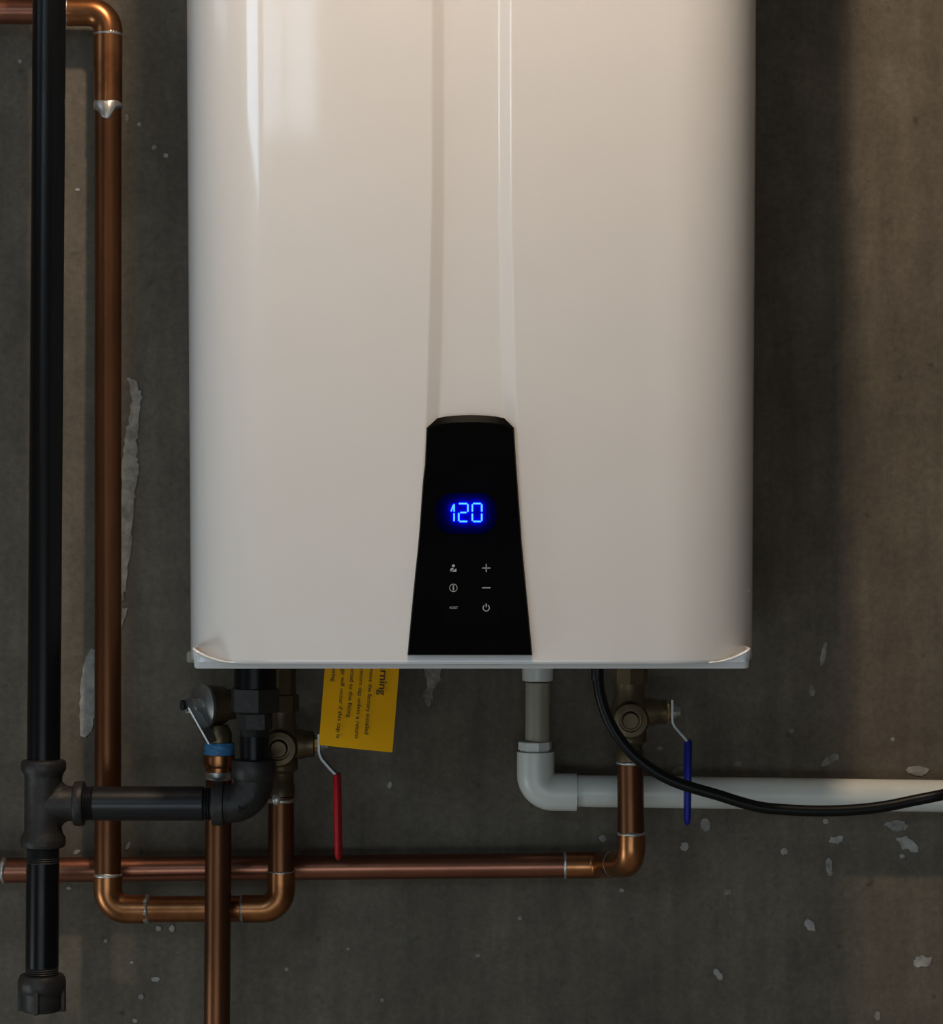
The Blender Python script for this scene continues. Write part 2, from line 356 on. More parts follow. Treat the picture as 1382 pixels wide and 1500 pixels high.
# ------------------------------------------------------------------ water heater
FR = 0.335                     # how far its front stands out from the wall
ZB = P(0, 980, FR).z           # bottom edge
ZT = ZB+0.88
heater = thing('water_heater', 'white wall-hung tankless water heater with a black control panel', 'water heater')
def interp(x, tab):
    if x <= tab[0][0]: return tab[0][1]
    for (a, fa), (b, fb) in zip(tab, tab[1:]):
        if x <= b: return fa+(fb-fa)*(x-a)/(b-a)
    return tab[-1][1]
def z2py(z, dep=FR): return 750-(z-ZC)*F/(DW-dep)
def halfw(z): return 0.2215-0.0032*max(0, min(1, (z2py(z))/960.0))
CR_X, CR_Y = 0.080, 0.085      # size of the rounded vertical corner
def fdepth(x, z, hw):
    """front surface depth at x (before the rounded corner)"""
    crown = 0.006*(1-(abs(x)/(hw-CR_X))**2)
    d = FR-0.006+crown
    py = z2py(z)
    inn = interp(py, [(-200, 41), (0, 40), (311, 40.5), (529, 44), (613, 48), (960, 70)])
    out = interp(py, [(-200, 58), (0, 57.5), (311, 58), (529, 63.5), (613, 66), (960, 84)])
    inn = S(inn, FR); out = S(out, FR)
    ax = abs(x)
    k = 1.0 if ax <= inn else (0.0 if ax >= out else (out-ax)/(out-inn))
    fade = min(1, max(0, (z-(ZB+0.012))/0.012))
    return d-0.0050*k*fade
def profile(z):
    hw = halfw(z); pts = []
    def half():
        h = [(hw, 0.012), (hw, 0.10), (hw, 0.18), (hw, FR-0.006-CR_Y)]
        for k in range(1, 15):
            a = math.pi/2*k/14
            e = 2.25
            h.append((hw-CR_X+CR_X*math.cos(a)**(2/e), FR-0.006-CR_Y+CR_Y*math.sin(a)**(2/e)))
        xs = [hw-CR_X-(hw-CR_X-0.045)*k/7 for k in range(1, 8)]
        py = z2py(z)
        inn = S(interp(py, [(-200, 41), (0, 40), (311, 40.5), (529, 44), (613, 48), (960, 70)]), FR)
        out = S(interp(py, [(-200, 58), (0, 57.5), (311, 58), (529, 63.5), (613, 66), (960, 84)]), FR)
        xs = [x for x in [hw-CR_X-(hw-CR_X-out-0.004)*k/7 for k in range(1, 8)]]+[out+0.0012, out, out-0.0012, (inn+out)/2, inn+0.0012, inn, inn-0.0012, inn*0.5, 0.0]
        for x in xs: h.append((x, fdepth(x, z, hw)))
        return h
    h = half()
    return [(x, d) for x, d in h]+[(-x, d) for x, d in reversed(h[:-1])]
zs = [ZB+0.0045+k for k in (0, 0.002, 0.005, 0.009, 0.014, 0.02, 0.028, 0.04, 0.06, 0.09, 0.12, 0.16, 0.2, 0.24, 0.28, 0.34, 0.40, 0.46, 0.52, 0.58, 0.66, 0.74, 0.82, 0.86)]+[ZT]
vs, fs = [], []
for i, z in enumerate(zs):
    pr = profile(z); hw = halfw(z)
    for x, d in pr:
        vs.append((x, -d, z))
n = len(pr)
for i in range(len(zs)-1):
    for k in range(n-1): fs.append((i*n+k, i*n+k+1, (i+1)*n+k+1, (i+1)*n+k))
# top cap with eased edge
b0 = len(vs)
for x, d in profile(ZT): vs.append((x*0.975, -(0.012+(d-0.012)*0.975), ZT+0.008))
i = len(zs)-1
for k in range(n-1): fs.append((i*n+k, i*n+k+1, b0+k+1, b0+k))
fs.append(tuple(range(b0, b0+n)))
fs.append(tuple([j*n for j in range(len(zs))]+[b0]+[b0+n-1]+[j*n+n-1 for j in reversed(range(len(zs)))]))
# rolled lower edge
prev = list(range(n))
for dz, ins in ((-0.0010, 0.0006), (-0.0015, 0.0018), (-0.0012, 0.0032), (0.004, 0.0045), (0.03, 0.0045)):
    b1 = len(vs)
    for x, d in profile(zs[0]):
        q = Vector((x, d-0.17)); q *= 1-ins/q.length; vs.append((q.x, -(q.y+0.17), zs[0]+dz))
    for k in range(n-1): fs.append((prev[k], prev[k+1], b1+k+1, b1+k))
    prev = list(range(b1, b1+n))
me = mesh('cover', vs, fs); cover = link('cover', me, M['enamel'], heater, True); sharp(me, 35)
# square-cornered tray under the cover, its front leaning back towards the bottom
hw = halfw(zs[0])
def tray_loop(w, dep, r, m=6):
    o = [(w, 0.03), (w, 0.12), (w, 0.2), (w, dep-r)]
    for k in range(1, m+1):
        a = math.pi/2*k/m; o.append((w-r+r*math.cos(a), dep-r+r*math.sin(a)))
    o += [(w-0.007, dep), (w-0.010, dep), (w-0.014, dep), (w-0.019, dep), (w-0.025, dep), (w-0.031, dep), (w-0.036, dep), (w*0.6, dep), (w*0.3, dep), (0, dep)]
    return o+[(-x, d) for x, d in reversed(o[:-1])]
vs, fs = [], []
TB = P(0, 979.5, 0.313).z
for w, dep, z in ((0.2080, 0.3185, TB+0.0052), (0.2086, 0.3193, TB+0.0160), (0.2094, 0.3201, TB+0.0160), (0.2099, 0.3205, TB+0.0153), (0.2094, 0.3128, TB+0.0012), (0.2086, 0.3118, TB), (0.2040, 0.3070, TB), (0.2035, 0.3065, TB+0.004)):
    lp = tray_loop(w, dep, 0.0045, 10); n = len(lp)
    for x, d in lp:
        t = max(0.0, (abs(x)-(w-0.034))/0.034); h = z-TB
        vs.append((x, -d, TB+(h if h < 0.0055 else h-(1-t**2.2)*0.0105)))
for i in range(7):
    for k in range(n-1): fs.append((i*n+k, i*n+k+1, (i+1)*n+k+1, (i+1)*n+k))
me = mesh('bottom_tray', vs, fs); link('bottom_tray', me, M['skirt'], heater, True); sharp(me, 40)
# recessed base plate, back plate
ZP = ZB+0.055
prism('base_plate', rrect(-0.212, 0.212, ZP, ZP+0.004, 0.0015, 2), -0.014, -(FR-0.05), M['steel'], heater)
box('back_plate', (0, -0.006, (ZP+ZT)/2), (2*hw-0.01, 0.011, ZT-ZP-0.03), M['steel'], heater)
box('seal_strip', P(281, 962, 0.09), (0.008, 0.01, 0.010), M['beige'], heater, 0.002)

# --- control panel
DP0, DP1 = FR+0.0060, FR+0.0066      # face: top stands out less than the bottom
ctl = None
def pxz(px, py, dep): v = P(px, py, dep); return v.x, v.z
L_ = [(625, 627), (622.7, 680), (620, 702), (617.5, 735), (615, 772), (612, 806), (608.6, 837), (603.6, 889), (597, 960)]
R_ = [(753.5, 627), (756, 670), (759.5, 720), (762, 756), (765, 798), (768.5, 835), (772.5, 876), (776, 913), (780.3, 960)]
def face_dep(py): return DP0+(DP1-DP0)*(py-627)/333.0
def make_panel():
    arc_o = [(641, 612.5), (652, 610.3), (665, 608.8), (678, 608.2), (690, 608), (702, 608.2), (715, 608.8), (728, 610.3), (739, 612.5)]
    arc_i = [(641+2, 622), (652, 620.4), (665, 619), (678, 618.4), (690, 618.2), (702, 618.4), (715, 619), (728, 620.4), (739-2, 622)]
    outer = [(x, y, face_dep(y)-0.0016) for x, y in reversed(L_)]+[(x, y, FR+0.001) for x, y in arc_o]+[(x, y, face_dep(y)-0.0016) for x, y in R_]
    inner = [(x+1.6, min(y, 958.8)+(1.4 if y == 627 else 0), face_dep(y)) for x, y in reversed(L_)]+[(x, y, face_dep(627)-0.0008) for x, y in arc_i]+[(x-1.6, min(y, 958.8)+(1.4 if y == 627 else 0), face_dep(y)) for x, y in R_]
    ov = [P(*p) for p in outer]; iv = [P(*p) for p in inner]
    bv = [Vector((v.x*0.995, -(FR-0.012), v.z)) for v in ov]
    n = len(ov); vs = bv+ov+iv; fs = []
    for r in (0, 1):
        for k in range(n): fs.append((r*n+k, r*n+(k+1) % n, (r+1)*n+(k+1) % n, (r+1)*n+k))
    # face: strips between mirrored points
    nl = len(L_); na = len(arc_i)
    base = 2*n
    for k in range(nl-1): fs.append((base+k, base+k+1, base+n-2-k, base+n-1-k))
    fs.append(tuple(base+k for k in range(nl-1, nl+na+1)))
    fs.append(tuple(range(n)))
    me = mesh('control_panel', vs, fs); o = link('control_panel', me, M['gloss'], heater, True); sharp(me, 20); o['label'] = 'glossy black control panel with a lit temperature display'; return o
ctl = make_panel()
def fpt(px, py, off=0.0): return P(px, py, face_dep(py)+off)
def flat(px_poly, o0, o1):
    return [[(fpt(x, y).x, fpt(x, y).z) for x, y in poly] for poly in px_poly]
def yface(py): return -face_dep(py)
# display: lit bars in front of an added blue plate that catches their glow
pl = [fpt(x, y) for x, y in ((638, 722), (728, 722), (728, 782), (638, 782))]
prism('halo_plate', rrect(pl[0].x, pl[1].x, pl[2].z, pl[0].z, 0.012), yface(774)+0.003, yface(752)-0.0006, M['halo'], ctl)
O = lambda x, y: (640+x/7.14, 720+y/7.14)
def bar(a, b, w=2.3, tap=0.9):
    (x0, y0), (x1, y1) = a, b; L = math.hypot(x1-x0, y1-y0); ux, uy = (x1-x0)/L, (y1-y0)/L; nx, ny = -uy*w/2, ux*w/2
    return [(x0, y0), (x0+ux*tap+nx, y0+uy*tap+ny), (x1-ux*tap+nx, y1-uy*tap+ny), (x1, y1), (x1-ux*tap-nx, y1-uy*tap-ny), (x0+ux*tap-nx, y0+uy*tap-ny)]
segs = [((150, 210), (176, 140), 1.9), ((182, 128), (182, 214), 2.1), ((182, 224), (182, 312), 2.1),
        ((230, 127), (322, 127), 2.3), ((326, 130), (326, 216), 2.4), ((243, 220), (314, 220), 2.3), ((231, 222), (231, 310), 2.4), ((236, 313), (324, 313), 2.3),
        ((378, 126), (466, 126), 2.3), ((373, 130), (373, 213), 2.4), ((471, 130), (471, 213), 2.4), ((373, 228), (373, 309), 2.4), ((471, 228), (471, 309), 2.4), ((378, 313), (466, 313), 2.3)]
for a, b, w in segs:
    q = flat([bar(O(*a), O(*b), w)], 0, 0)[0]
    prism('digit_segment', q, yface(752)-0.0026, yface(752)-0.0027, M['seg'], ctl)
# membrane pad and printed symbols
pa, pb = fpt(648.5, 808.5), fpt(731, 915)
pad_y = yface(862)-0.0005
prism('button_pad', rrect(pa.x, pb.x, pb.z, pa.z, 0.004), yface(808)+0.003, yface(915)-0.0004, M['pad'], ctl, 0.0003)
PY0, PY1 = yface(915)-0.0003, yface(915)-0.0006
def ring(cx_, cy_, r, w, a0=0, a1=360, n=28):
    o = []
    for k in range(n+1):
        a = math.radians(a0+(a1-a0)*k/n); o.append((cx_+(r+w/2)*math.cos(a), cy_+(r+w/2)*math.sin(a)))
    for k in range(n, -1, -1):
        a = math.radians(a0+(a1-a0)*k/n); o.append((cx_+(r-w/2)*math.cos(a), cy_+(r-w/2)*math.sin(a)))
    return o
def rect(x0, y0, x1, y1): return [(x0, y0), (x1, y0), (x1, y1), (x0, y1)]
sx, sy = O(518, 800); ext_bars('plus_symbol', flat([rect(sx-6, sy-0.7, sx+6, sy+0.7), rect(sx-0.7, sy-6, sx+0.7, sy+6)], 0, 0), PY0, PY1, M['print'], ctl)
sx, sy = O(518, 1007); ext_bars('minus_symbol', flat([rect(sx-6, sy-0.8, sx+6, sy+0.8)], 0, 0), PY0, PY1, M['print'], ctl)
sx, sy = O(518, 1217); ext_bars('power_symbol', flat([ring(sx, sy, 4.6, 1.3, -58, 238), rect(sx-0.7, sy-6.6, sx+0.7, sy-1)], 0, 0), PY0, PY1, M['print'], ctl)
sx, sy = O(175, 1007); ext_bars('information_symbol', flat([ring(sx, sy, 5.5, 1.0, 0, 359.9), rect(sx-1.0, sy-2.2, sx+1.0, sy+3.6), rect(sx-1.0, sy-4.2, sx+1.0, sy-2.7)], 0, 0), PY0, PY1, M['print'], ctl)
sx, sy = O(174, 800)
ext_bars('service_symbol', flat([[(sx-2.2+2.2*math.cos(a)+2.2, sy-3.2+2.2*math.sin(a)) for a in [k*math.pi/6 for k in range(12)]],
         [(sx-4.6, sy+5.6), (sx-4.6, sy+2), (sx-3, sy+0.2), (sx-0.4, sy-0.2), (sx+0.6, sy+1.4), (sx-2.2, sy+3.6)],
         [(sx-2.6, sy+5.6), (sx+1.6, sy+2.2), (sx+4.4, sy+0.4), (sx+4.6, sy+5.6)]], 0, 0), PY0, PY1, M['print'], ctl)

def text_mesh(name, body, size, mat, parent, origin, xdir, ydir, align='LEFT', bold=0.0, ext=0.00008, width=None):
    cu = bpy.data.curves.new(name, 'FONT'); cu.body = body; cu.size = size; cu.align_x = align; cu.extrude = ext; cu.offset = bold; cu.resolution_u = 3
    tmp = bpy.data.objects.new(name, cu); C.objects.link(tmp)
    bpy.context.view_layer.update()
    me = bpy.data.meshes.new_from_object(tmp.evaluated_get(bpy.context.evaluated_depsgraph_get()))
    bpy.data.objects.remove(tmp, do_unlink=True); bpy.data.curves.remove(cu)
    X = Vector(xdir).normalized(); Y = Vector(ydir).normalized(); Z = X.cross(Y)
    xs = [v.co.x for v in me.vertices]; sc = width/(max(xs)-min(xs)) if width else 1.0
    for v in me.vertices: v.co = Vector(origin)+X*(v.co.x*sc)+Y*v.co.y+Z*v.co.z
    me.materials.clear(); me.name = name
    return link(name, me, mat, parent)
sx, sy = O(133, 1226); v = fpt(sx, sy)
text_mesh('reset_lettering', 'RESET', S(4.6, FR), M['print'], ctl, (v.x, PY1+0.0002, v.z), (1, 0, 0), (0, 0, 1), width=S(12, FR))

# ------------------------------------------------------------------ pipes
SOLD = [0]
def solder(p, axis, r, parent, w=0.0035, drip=0.0):
    """ring of solder with uneven edges; drip lengthens it downwards on the side facing the room"""
    SOLD[0] += 1; sd = SOLD[0]*7.3
    a, u, v = frames(axis); p = Vector(p); sg = 36; vs, fs = [], []
    rows = [(0, 0.985), (0.22, 1.045), (0.6, 1.05), (1, 0.985)]
    for f, k_ in rows:
        for k in range(sg):
            th = 2*math.pi*k/sg; dirv = u*math.cos(th)+v*math.sin(th)
            nz = noise.noise(Vector((math.cos(th)*1.6+sd, math.sin(th)*1.6, f*0.7)))
            t = (f-0.5)*w*(1+0.7*nz)
            fr = max(0.0, -dirv.y)
            if drip and f > 0.5: t += drip*max(0.0, fr-0.72)/0.28*(0.75+0.9*noise.noise(Vector((th*3.1, sd, 0))))
            vs.append(p+a*t+dirv*(r*k_*(1+0.012*nz)))
    for i in range(len(rows)-1):
        for k in range(sg): fs.append((i*sg+k, i*sg+(k+1) % sg, (i+1)*sg+(k+1) % sg, (i+1)*sg+k))
    fs += [tuple(range(sg)), tuple(range(3*sg, 4*sg))]
    return link('solder_joint', mesh('solder_joint', vs, fs), M['solder'], parent, True)

def thread_prof(L, r, pitch=0.0018):
    n = int(L/pitch); o = []
    for k in range(n): o += [(k*pitch, r*0.94), (k*pitch+pitch*0.5, r*1.01)]
    return o+[(L, r*0.94)]

# --- hot water copper pipe: from the left, down, U-turn, up to the hot valve
hot = thing('hot_water_pipe', 'copper pipe dropping along the wall and making a U-turn below the heater', 'pipe')
DT, DB, DH = 0.029, 0.052, 0.066     # depth at the top bend, the lower bend, the riser
rt, rbm = S(20, DT), S(19.5, DB)
rr_ = S(19, DH)
a = P(158.5, 17, DT); b = P(158, 1332, DB); c = P(412, 1331, DH); top = P(412, 1167, DH)
dv = (b-a).normalized(); dh = (c-b).normalized(); du = (top-c).normalized()
tube('pipe', [Vector((RX0+0.002, a.y, a.z+0.004)), a-Vector((S(58, DT), 0, 0))], rt*0.93, M['copperh'], hot)
def vat(py): # point on the vertical leg
    t = (py-17)/(1332-17.0); return a.lerp(b, t)
tube('elbow', [a-Vector((S(60, DT), 0, 0)), a, vat(50)], rt*1.05, M['copperf'], hot, rb=rt*1.45)
solder(a-Vector((S(59, DT), 0, 0)), (1, 0, 0), rt, hot, 0.005)
tube('coupling', [vat(53), vat(152)], rt*1.04, M['copperf'], hot)
solder(vat(51), dv, rt*1.0, hot, 0.005)
solder(vat(156), dv, rt*1.03, hot, 0.006, 0.014)
tube('pipe', [vat(150), vat(1290)], [rt*0.985, rbm], M['copperd'], hot)
tube('elbow', [vat(1284), b, b+dh*S(60, DB)], rbm*1.08, M['copperf'], hot, rb=rbm*1.5)
solder(vat(1283), dv, rbm*1.03, hot, 0.004)
tube('pipe', [b+dh*S(50, DB), c-dh*S(50, DH)], rbm*0.98, M['copperf'], hot)
solder(b+dh*S(59, DB), dh, rbm*1.03, hot, 0.005)
tube('elbow', [c-dh*S(56, DH), c, c+du*S(54, DH)], rr_*1.08, M['copperf'], hot, rb=rr_*1.5)
solder(c-dh*S(56, DH), dh, rr_*1.03, hot, 0.003)
tube('pipe', [c+du*S(45, DH), top], rr_, M['copperd'], hot)
solder(c+du*S(54, DH), du, rr_*1.03, hot, 0.0035)
solder(P(412, 1172, DH), du, rr_*1.02, hot, 0.004)
# drop of solder on the joint
bm = bmesh.new(); bmesh.ops.create_uvsphere(bm, u_segments=14, v_segments=10, radius=0.0042)
for v in bm.verts: v.co = Vector((v.co.x, v.co.y*0.7, v.co.z*1.25))+P(405, 1171, DH+0.0105)
me = bpy.data.meshes.new('solder_drop'); bm.to_mesh(me); bm.free(); link('solder_drop', me, M['solder'], hot, True)

# --- cold water copper pipe along the wall, elbow forward, elbow up
cold = thing('cold_water_pipe', 'reddish copper pipe running level along the wall and turning up at its end', 'pipe')
DC, DK = 0.0205, 0.085
rc = S(18.5, DC); rk = S(19.5, DK)
p0 = P(-10, 1275, DC); p1 = P(868, 1267, DC); dirc = (p1-p0).normalized()
tube('pipe', [p0, P(835, 1267.3, DC)], rc, M['copperh'], cold)
tube('coupling', [P(-60, 1275.6, DC), P(4, 1275, DC)], rc*1.06, M['copperf'], cold)
tube('pipe', [Vector((RX0+0.002, -DC, p0.z+0.004)), P(-50, 1275.5, DC)], rc, M['copperh'], cold)
solder(P(6, 1275, DC), dirc, rc*1.02, cold, 0.004)
kp = P(925, 1264, DK)
kf = Vector((p1.x+0.008, -DC, p1.z))
mid = kf.lerp(kp, 0.5)
tube('elbow', [P(829, 1267.3, DC), kf, mid], rc*1.07, M['copperf'], cold, rb=rc*1.35)
solder(P(829, 1267.3, DC), dirc, rc*1.03, cold, 0.0035)
solder(mid, kp-kf, rk*1.02, cold, 0.003)
tube('elbow', [mid, kp, P(925, 1220, DK)], rk*1.06, M['copperf'], cold, rb=rk*1.4)
tube('pipe', [P(925, 1232, DK), P(923.5, 1112, DK)], rk, M['copperd'], cold)
solder(P(925, 1221, DK), (0, 0, 1), rk*1.02, cold, 0.003)
solder(P(923.5, 1117, DK), (0, 0, 1), rk*1.03, cold, 0.0025)

# --- gas pipe with drip leg
gas = thing('gas_pipe', 'black iron gas pipe with a tee, capped drip leg and branch to the heater', 'pipe')
DG = 0.122
rg = S(24.3, DG)
def gx(py): return 72.3-(py/1430.0)*10.8
g_top = P(gx(0), 0, DG); g_t = P(gx(1112), 1112, DG); gdir = (g_t-g_top).normalized()
up_end = g_t-gdir*((RZ1-g_t.z)/-gdir.z)
tube('pipe', [up_end, P(gx(1112), 1112, DG)], rg, M['iron'], gas)
lathe('thread', P(gx(1108), 1108, DG), gdir, thread_prof(S(14, DG), rg*0.99), M['thread'], gas)
tc = P(gx(1177), 1177, DG)
def tee():
    r = S(27.5, DG); Rc = S(33, DG)
    L = S(65, DG); w = S(22, DG)
    prof = [(-L, rg), (-L+0.001, Rc*0.95), (-L+0.003, Rc), (-L+w-0.004, Rc), (-L+w, r*1.04), (-L+w+0.003, r), (L-w-0.003, r), (L-w, r*1.04), (L-w+0.004, Rc), (L-0.003, Rc), (L-0.001, Rc*0.95), (L, rg)]
    t = lathe('tee', tc, gdir, prof, M['cast'], gas, 36, 50)
    bl = S(60, DG)
    br = lathe('branch', tc, (1, 0, 0), [(0, r*0.98), (r*0.75, r*0.98), (r*1.02, r*0.97), (r*1.2, r*0.94), (bl-S(15, DG), r*0.94), (bl-S(14, DG), Rc*0.96), (bl-S(12, DG), Rc), (bl-S(2, DG), Rc), (bl, Rc*0.96), (bl+0.0002, rg)], M['cast'], t, 36, 50)
    # cast fillets where the branch leaves the run
    for s in (1, -1):
        vs, fs = [], []
        for k in range(9):
            th = math.radians(-80+160*k/8)
            for j in range(6):
                f = j/5; rad = S(15, DG)
                ang = math.pi/2*f
                x = r*0.93+rad*(1-math.cos(ang)) ; h = r*0.93+rad*(1-math.sin(ang))
                y = math.sin(th)*r*0.90
                vs.append(tc+Vector((x*math.cos(th*0.9)+0.0, y, s*(h-(1-math.cos(th))*r*0.9))))
        for k in range(8):
            for j in range(5): fs.append((k*6+j, k*6+j+1, (k+1)*6+j+1, (k+1)*6+j))
        me = mesh('cast_fillet', vs, fs); link('cast_fillet', me, M['cast'], t, True)
    return t
tee()
lathe('thread', P(gx(1242), 1242, DG), gdir, thread_prof(S(24, DG), rg*1.0), M['thread'], gas)
tube('pipe', [P(gx(1262), 1262, DG), P(gx(1416), 1416, DG)], rg*0.995, M['iron'], gas)
lathe('thread', P(gx(1414), 1414, DG), gdir, thread_prof(S(18, DG), rg*0.99), M['thread'], gas)
R1, R2 = S(35, DG), S(30.5, DG)
capo = P(gx(1427), 1427, DG)
cp = lathe('cap', capo, gdir, [(0, rg*0.9), (0.0005, R1*0.90), (0.003, R1*0.97), (0.006, R1), (0.012, R1), (0.0145, R2*1.03), (0.016, R2), (S(48, DG), R2*0.985), (S(53, DG), R2*0.9), (S(55, DG), R2*0.7)], M['cast'], gas, 36, 40)
for k in range(4):
    th = math.radians(-95+90*k); q = capo+gdir*S(37, DG)+Vector((math.cos(th), math.sin(th), 0))*(R2*0.99)
    box('rib', q, (0.006, 0.005, S(34, DG)), M['cast'], cp, 0.001, Matrix.Rotation(th, 3, 'Z'))
# branch nipple, elbow, union up into the heater
nr = S(25.3, DG)
e_c = P(371, 1177, DG)
lathe('thread', P(122, 1177, DG), (1, 0, 0), thread_prof(S(20, DG), nr*0.99, 0.0022), M['nipple'], gas)
tube('nipple', [P(138, 1177, DG), P(298, 1177, DG)], nr, M['nipple'], gas)
lathe('thread', P(297, 1177, DG), (1, 0, 0), thread_prof(S(20, DG), nr*0.985, 0.0022), M['nipple'], gas)
er = S(28.5, DG); ec = S(32.5, DG)
elb = tube('elbow', [P(322, 1177, DG), e_c, P(372, 1128, DG)], er, M['cast'], gas, rb=S(34, DG), n=16)
lathe('collar', P(311, 1177, DG), (1, 0, 0), [(0, nr), (0.0005, ec*0.96), (0.002, ec), (S(17, DG), ec), (S(18.5, DG), er)], M['cast'], elb, 36, 50)
lathe('collar', P(372, 1112, DG), (0, 0, -1), [(0, nr*0.85), (0.0005, ec*0.95), (0.002, ec*0.99), (S(26, DG), ec*0.99), (S(31, DG), er)], M['cast'], elb, 36, 50)
text_mesh('cast_lettering', 'AIP', S(13, DG), M['iron'], elb, P(353, 1187, DG)+Vector((0, -er*0.955, 0)), (0.86, 0.12, 0.5), (-0.5, 0.05, 0.86), ext=0.0012)
nr2 = S(21.5, DG)
tube('nipple', [P(372.5, 1120, DG), P(372.5, 1078, DG)], nr2, M['iron'], gas)
lathe('thread', P(372.5, 1086, DG), (0, 0, 1), thread_prof(S(22, DG), nr2*0.99), M['thread'], gas)
lathe('nut', P(373, 1069, DG), (0, 0, 1), [(0, S(24, DG)), (0.001, S(26.5, DG)), (S(24, DG), S(26.5, DG)), (S(26, DG), S(25, DG))], M['cast'], gas, 6, 20, rot=math.radians(8))
lathe('union_nut', P(374, 1043, DG), (0, 0, 1), [(0, S(35, DG)), (0.001, S(38, DG)), (S(34, DG), S(38, DG)), (S(36, DG), S(34, DG))], M['cast'], gas, 6, 20, rot=math.radians(-18))
g_up = P(374, 1010, DG)
lathe('union_tail', g_up, (0, 0, 1), [(0, S(31, DG)), (ZP-g_up.z-0.006, S(31, DG)), (ZP-g_up.z-0.006, S(36, DG)), (ZP-g_up.z-0.0002, S(36, DG))], M['iron'], gas, 36)

# --- service valves (hot and cold)
def valve(name, label, xc, yc, dep, adapter_to, grip_mat, grip_label, ly, lever, capd):
    """xc,yc: centre of the front test port"""
    t = thing(name, label, 'valve', group='service valves under the heater')
    r = S(23, dep)
    bot = P(xc, yc+38, dep); up = P(xc, yc-52, dep)
    H = up.z-bot.z
    lathe('body', bot, (0, 0, 1), [(0, r*0.86), (H*0.06, r*1.12), (H*0.20, r*1.12), (H*0.26, r*1.0), (H*0.40, r*1.18), (H*0.55, r*1.25), (H*0.68, r*1.12), (H*0.8, r*0.98), (H, r*0.98)], M['brass'], t, 32, 45)
    lathe('union_nut', up, (0, 0, 1), [(0, r*1.18), (0.014, r*1.18), (0.015, r*1.0), (ZP-up.z-0.0003, r*0.92)], M['brass'], t, 8, 20)
    ad0 = P(xc+1, adapter_to, dep)
    lathe('adapter', ad0, (0, 0, 1), [(0, S(18.8, dep)), (0.0005, S(20, dep)), (S(16, dep), S(20, dep)), (S(18, dep), S(18.5, dep)), (bot.z-ad0.z+0.002, S(18.5, dep))], M['brass'], t, 28, 40)
    # front port
    f0 = P(xc, yc, dep)+Vector((0, -r*0.85, 0))
    pr = lathe('test_port', f0, (0, -1, 0), [(0, S(27, dep)), (0.006, S(27, dep)), (0.009, S(24, dep)), (0.0095, S(17, dep)), (0.006, S(16.5, dep)), (0.006, S(13, dep)), (0.0105, S(12.5, dep)), (0.012, S(11, dep))], M['brass'], t, 32, 35)
    # stem to the right
    s0 = P(xc+12, ly, dep)
    sl = P(lever[0][0]-8, ly, dep).x-s0.x
    st = lathe('stem_boss', s0, (1, 0, 0), [(0, r*0.95), (sl*0.55, r*0.95), (sl*0.72, S(19, dep)), (sl, S(19, dep)), (sl+0.0006, S(15, dep))], M['brass'], t, 28, 40)
    lathe('packing_nut', P(lever[0][0]-8, ly, dep), (1, 0, 0), [(0, S(11, dep)), (S(5.5, dep), S(11, dep)), (S(6, dep), S(8, dep))], M['gold'], t, 6, 20, rot=0.3)
    lathe('handle_nut', P(lever[0][0]+1, ly, dep), (1, 0, 0), [(0, S(11, dep)), (S(6, dep), S(11, dep)), (S(7, dep), S(7, dep)), (S(12, dep), S(6.5, dep))], M['chrome'], t, 6, 20)
    # lever: bent steel strip, wide face towards the side
    pts = lever; w = 0.0085; th = S(3.4, dep)
    vs, fs = [], []
    for i, (x, y) in enumerate(pts):
        p = P(x, y, dep)
        a_ = P(*pts[max(i-1, 0)], dep); b_ = P(*pts[min(i+1, len(pts)-1)], dep); d_ = (b_-a_).normalized(); nn = Vector((d_.z, 0, -d_.x))*th/2
        for sy_, sg in ((-w, 1), (w, 1), (w, -1), (-w, -1)): vs.append(p+nn*sg+Vector((0, sy_, 0)))
    m = len(pts)
    for i in range(m-1):
        for k in range(4): fs.append((i*4+k, i*4+(k+1) % 4, (i+1)*4+(k+1) % 4, (i+1)*4+k))
    fs += [(0, 1, 2, 3), tuple(range(4*m-4, 4*m))]
    lv = link('lever', mesh('lever', vs, fs), M['bellsteel'], t)
    (gx0, gy0), (gx1, gy1), gw = capd
    g0 = P(gx0, gy0, dep); g1 = P(gx1, gy1, dep); L = (g1-g0).length
    # flattened vinyl sleeve over the lever
    ax = (g1-g0).normalized(); vs, fs = [], []; sg = 20
    prof = [(0, 0.9), (0.002, 1), (L*0.5, 1.0), (L-0.006, 0.92), (L-0.002, 0.75), (L, 0.4)]
    ux = Vector((0, 1, 0)).cross(ax).normalized()
    for tt, k_ in prof:
        for k in range(sg):
            an = 2*math.pi*k/sg; c_, s_ = math.cos(an), math.sin(an)
            vs.append(g0+ax*tt+ux*(S(gw/2, dep)*k_*math.copysign(abs(c_)**0.8, c_))+Vector((0, 0.0108*k_*math.copysign(abs(s_)**0.7, s_), 0)))
    for i in range(len(prof)-1):
        for k in range(sg): fs.append((i*sg+k, i*sg+(k+1) % sg, (i+1)*sg+(k+1) % sg, (i+1)*sg+k))
    fs += [tuple(range(sg)), tuple(range((len(prof)-1)*sg, len(prof)*sg))]
    me = mesh('grip', vs, fs); g = link('grip', me, grip_mat, lv, True); sharp(me, 50); g['label'] = grip_label
    return t

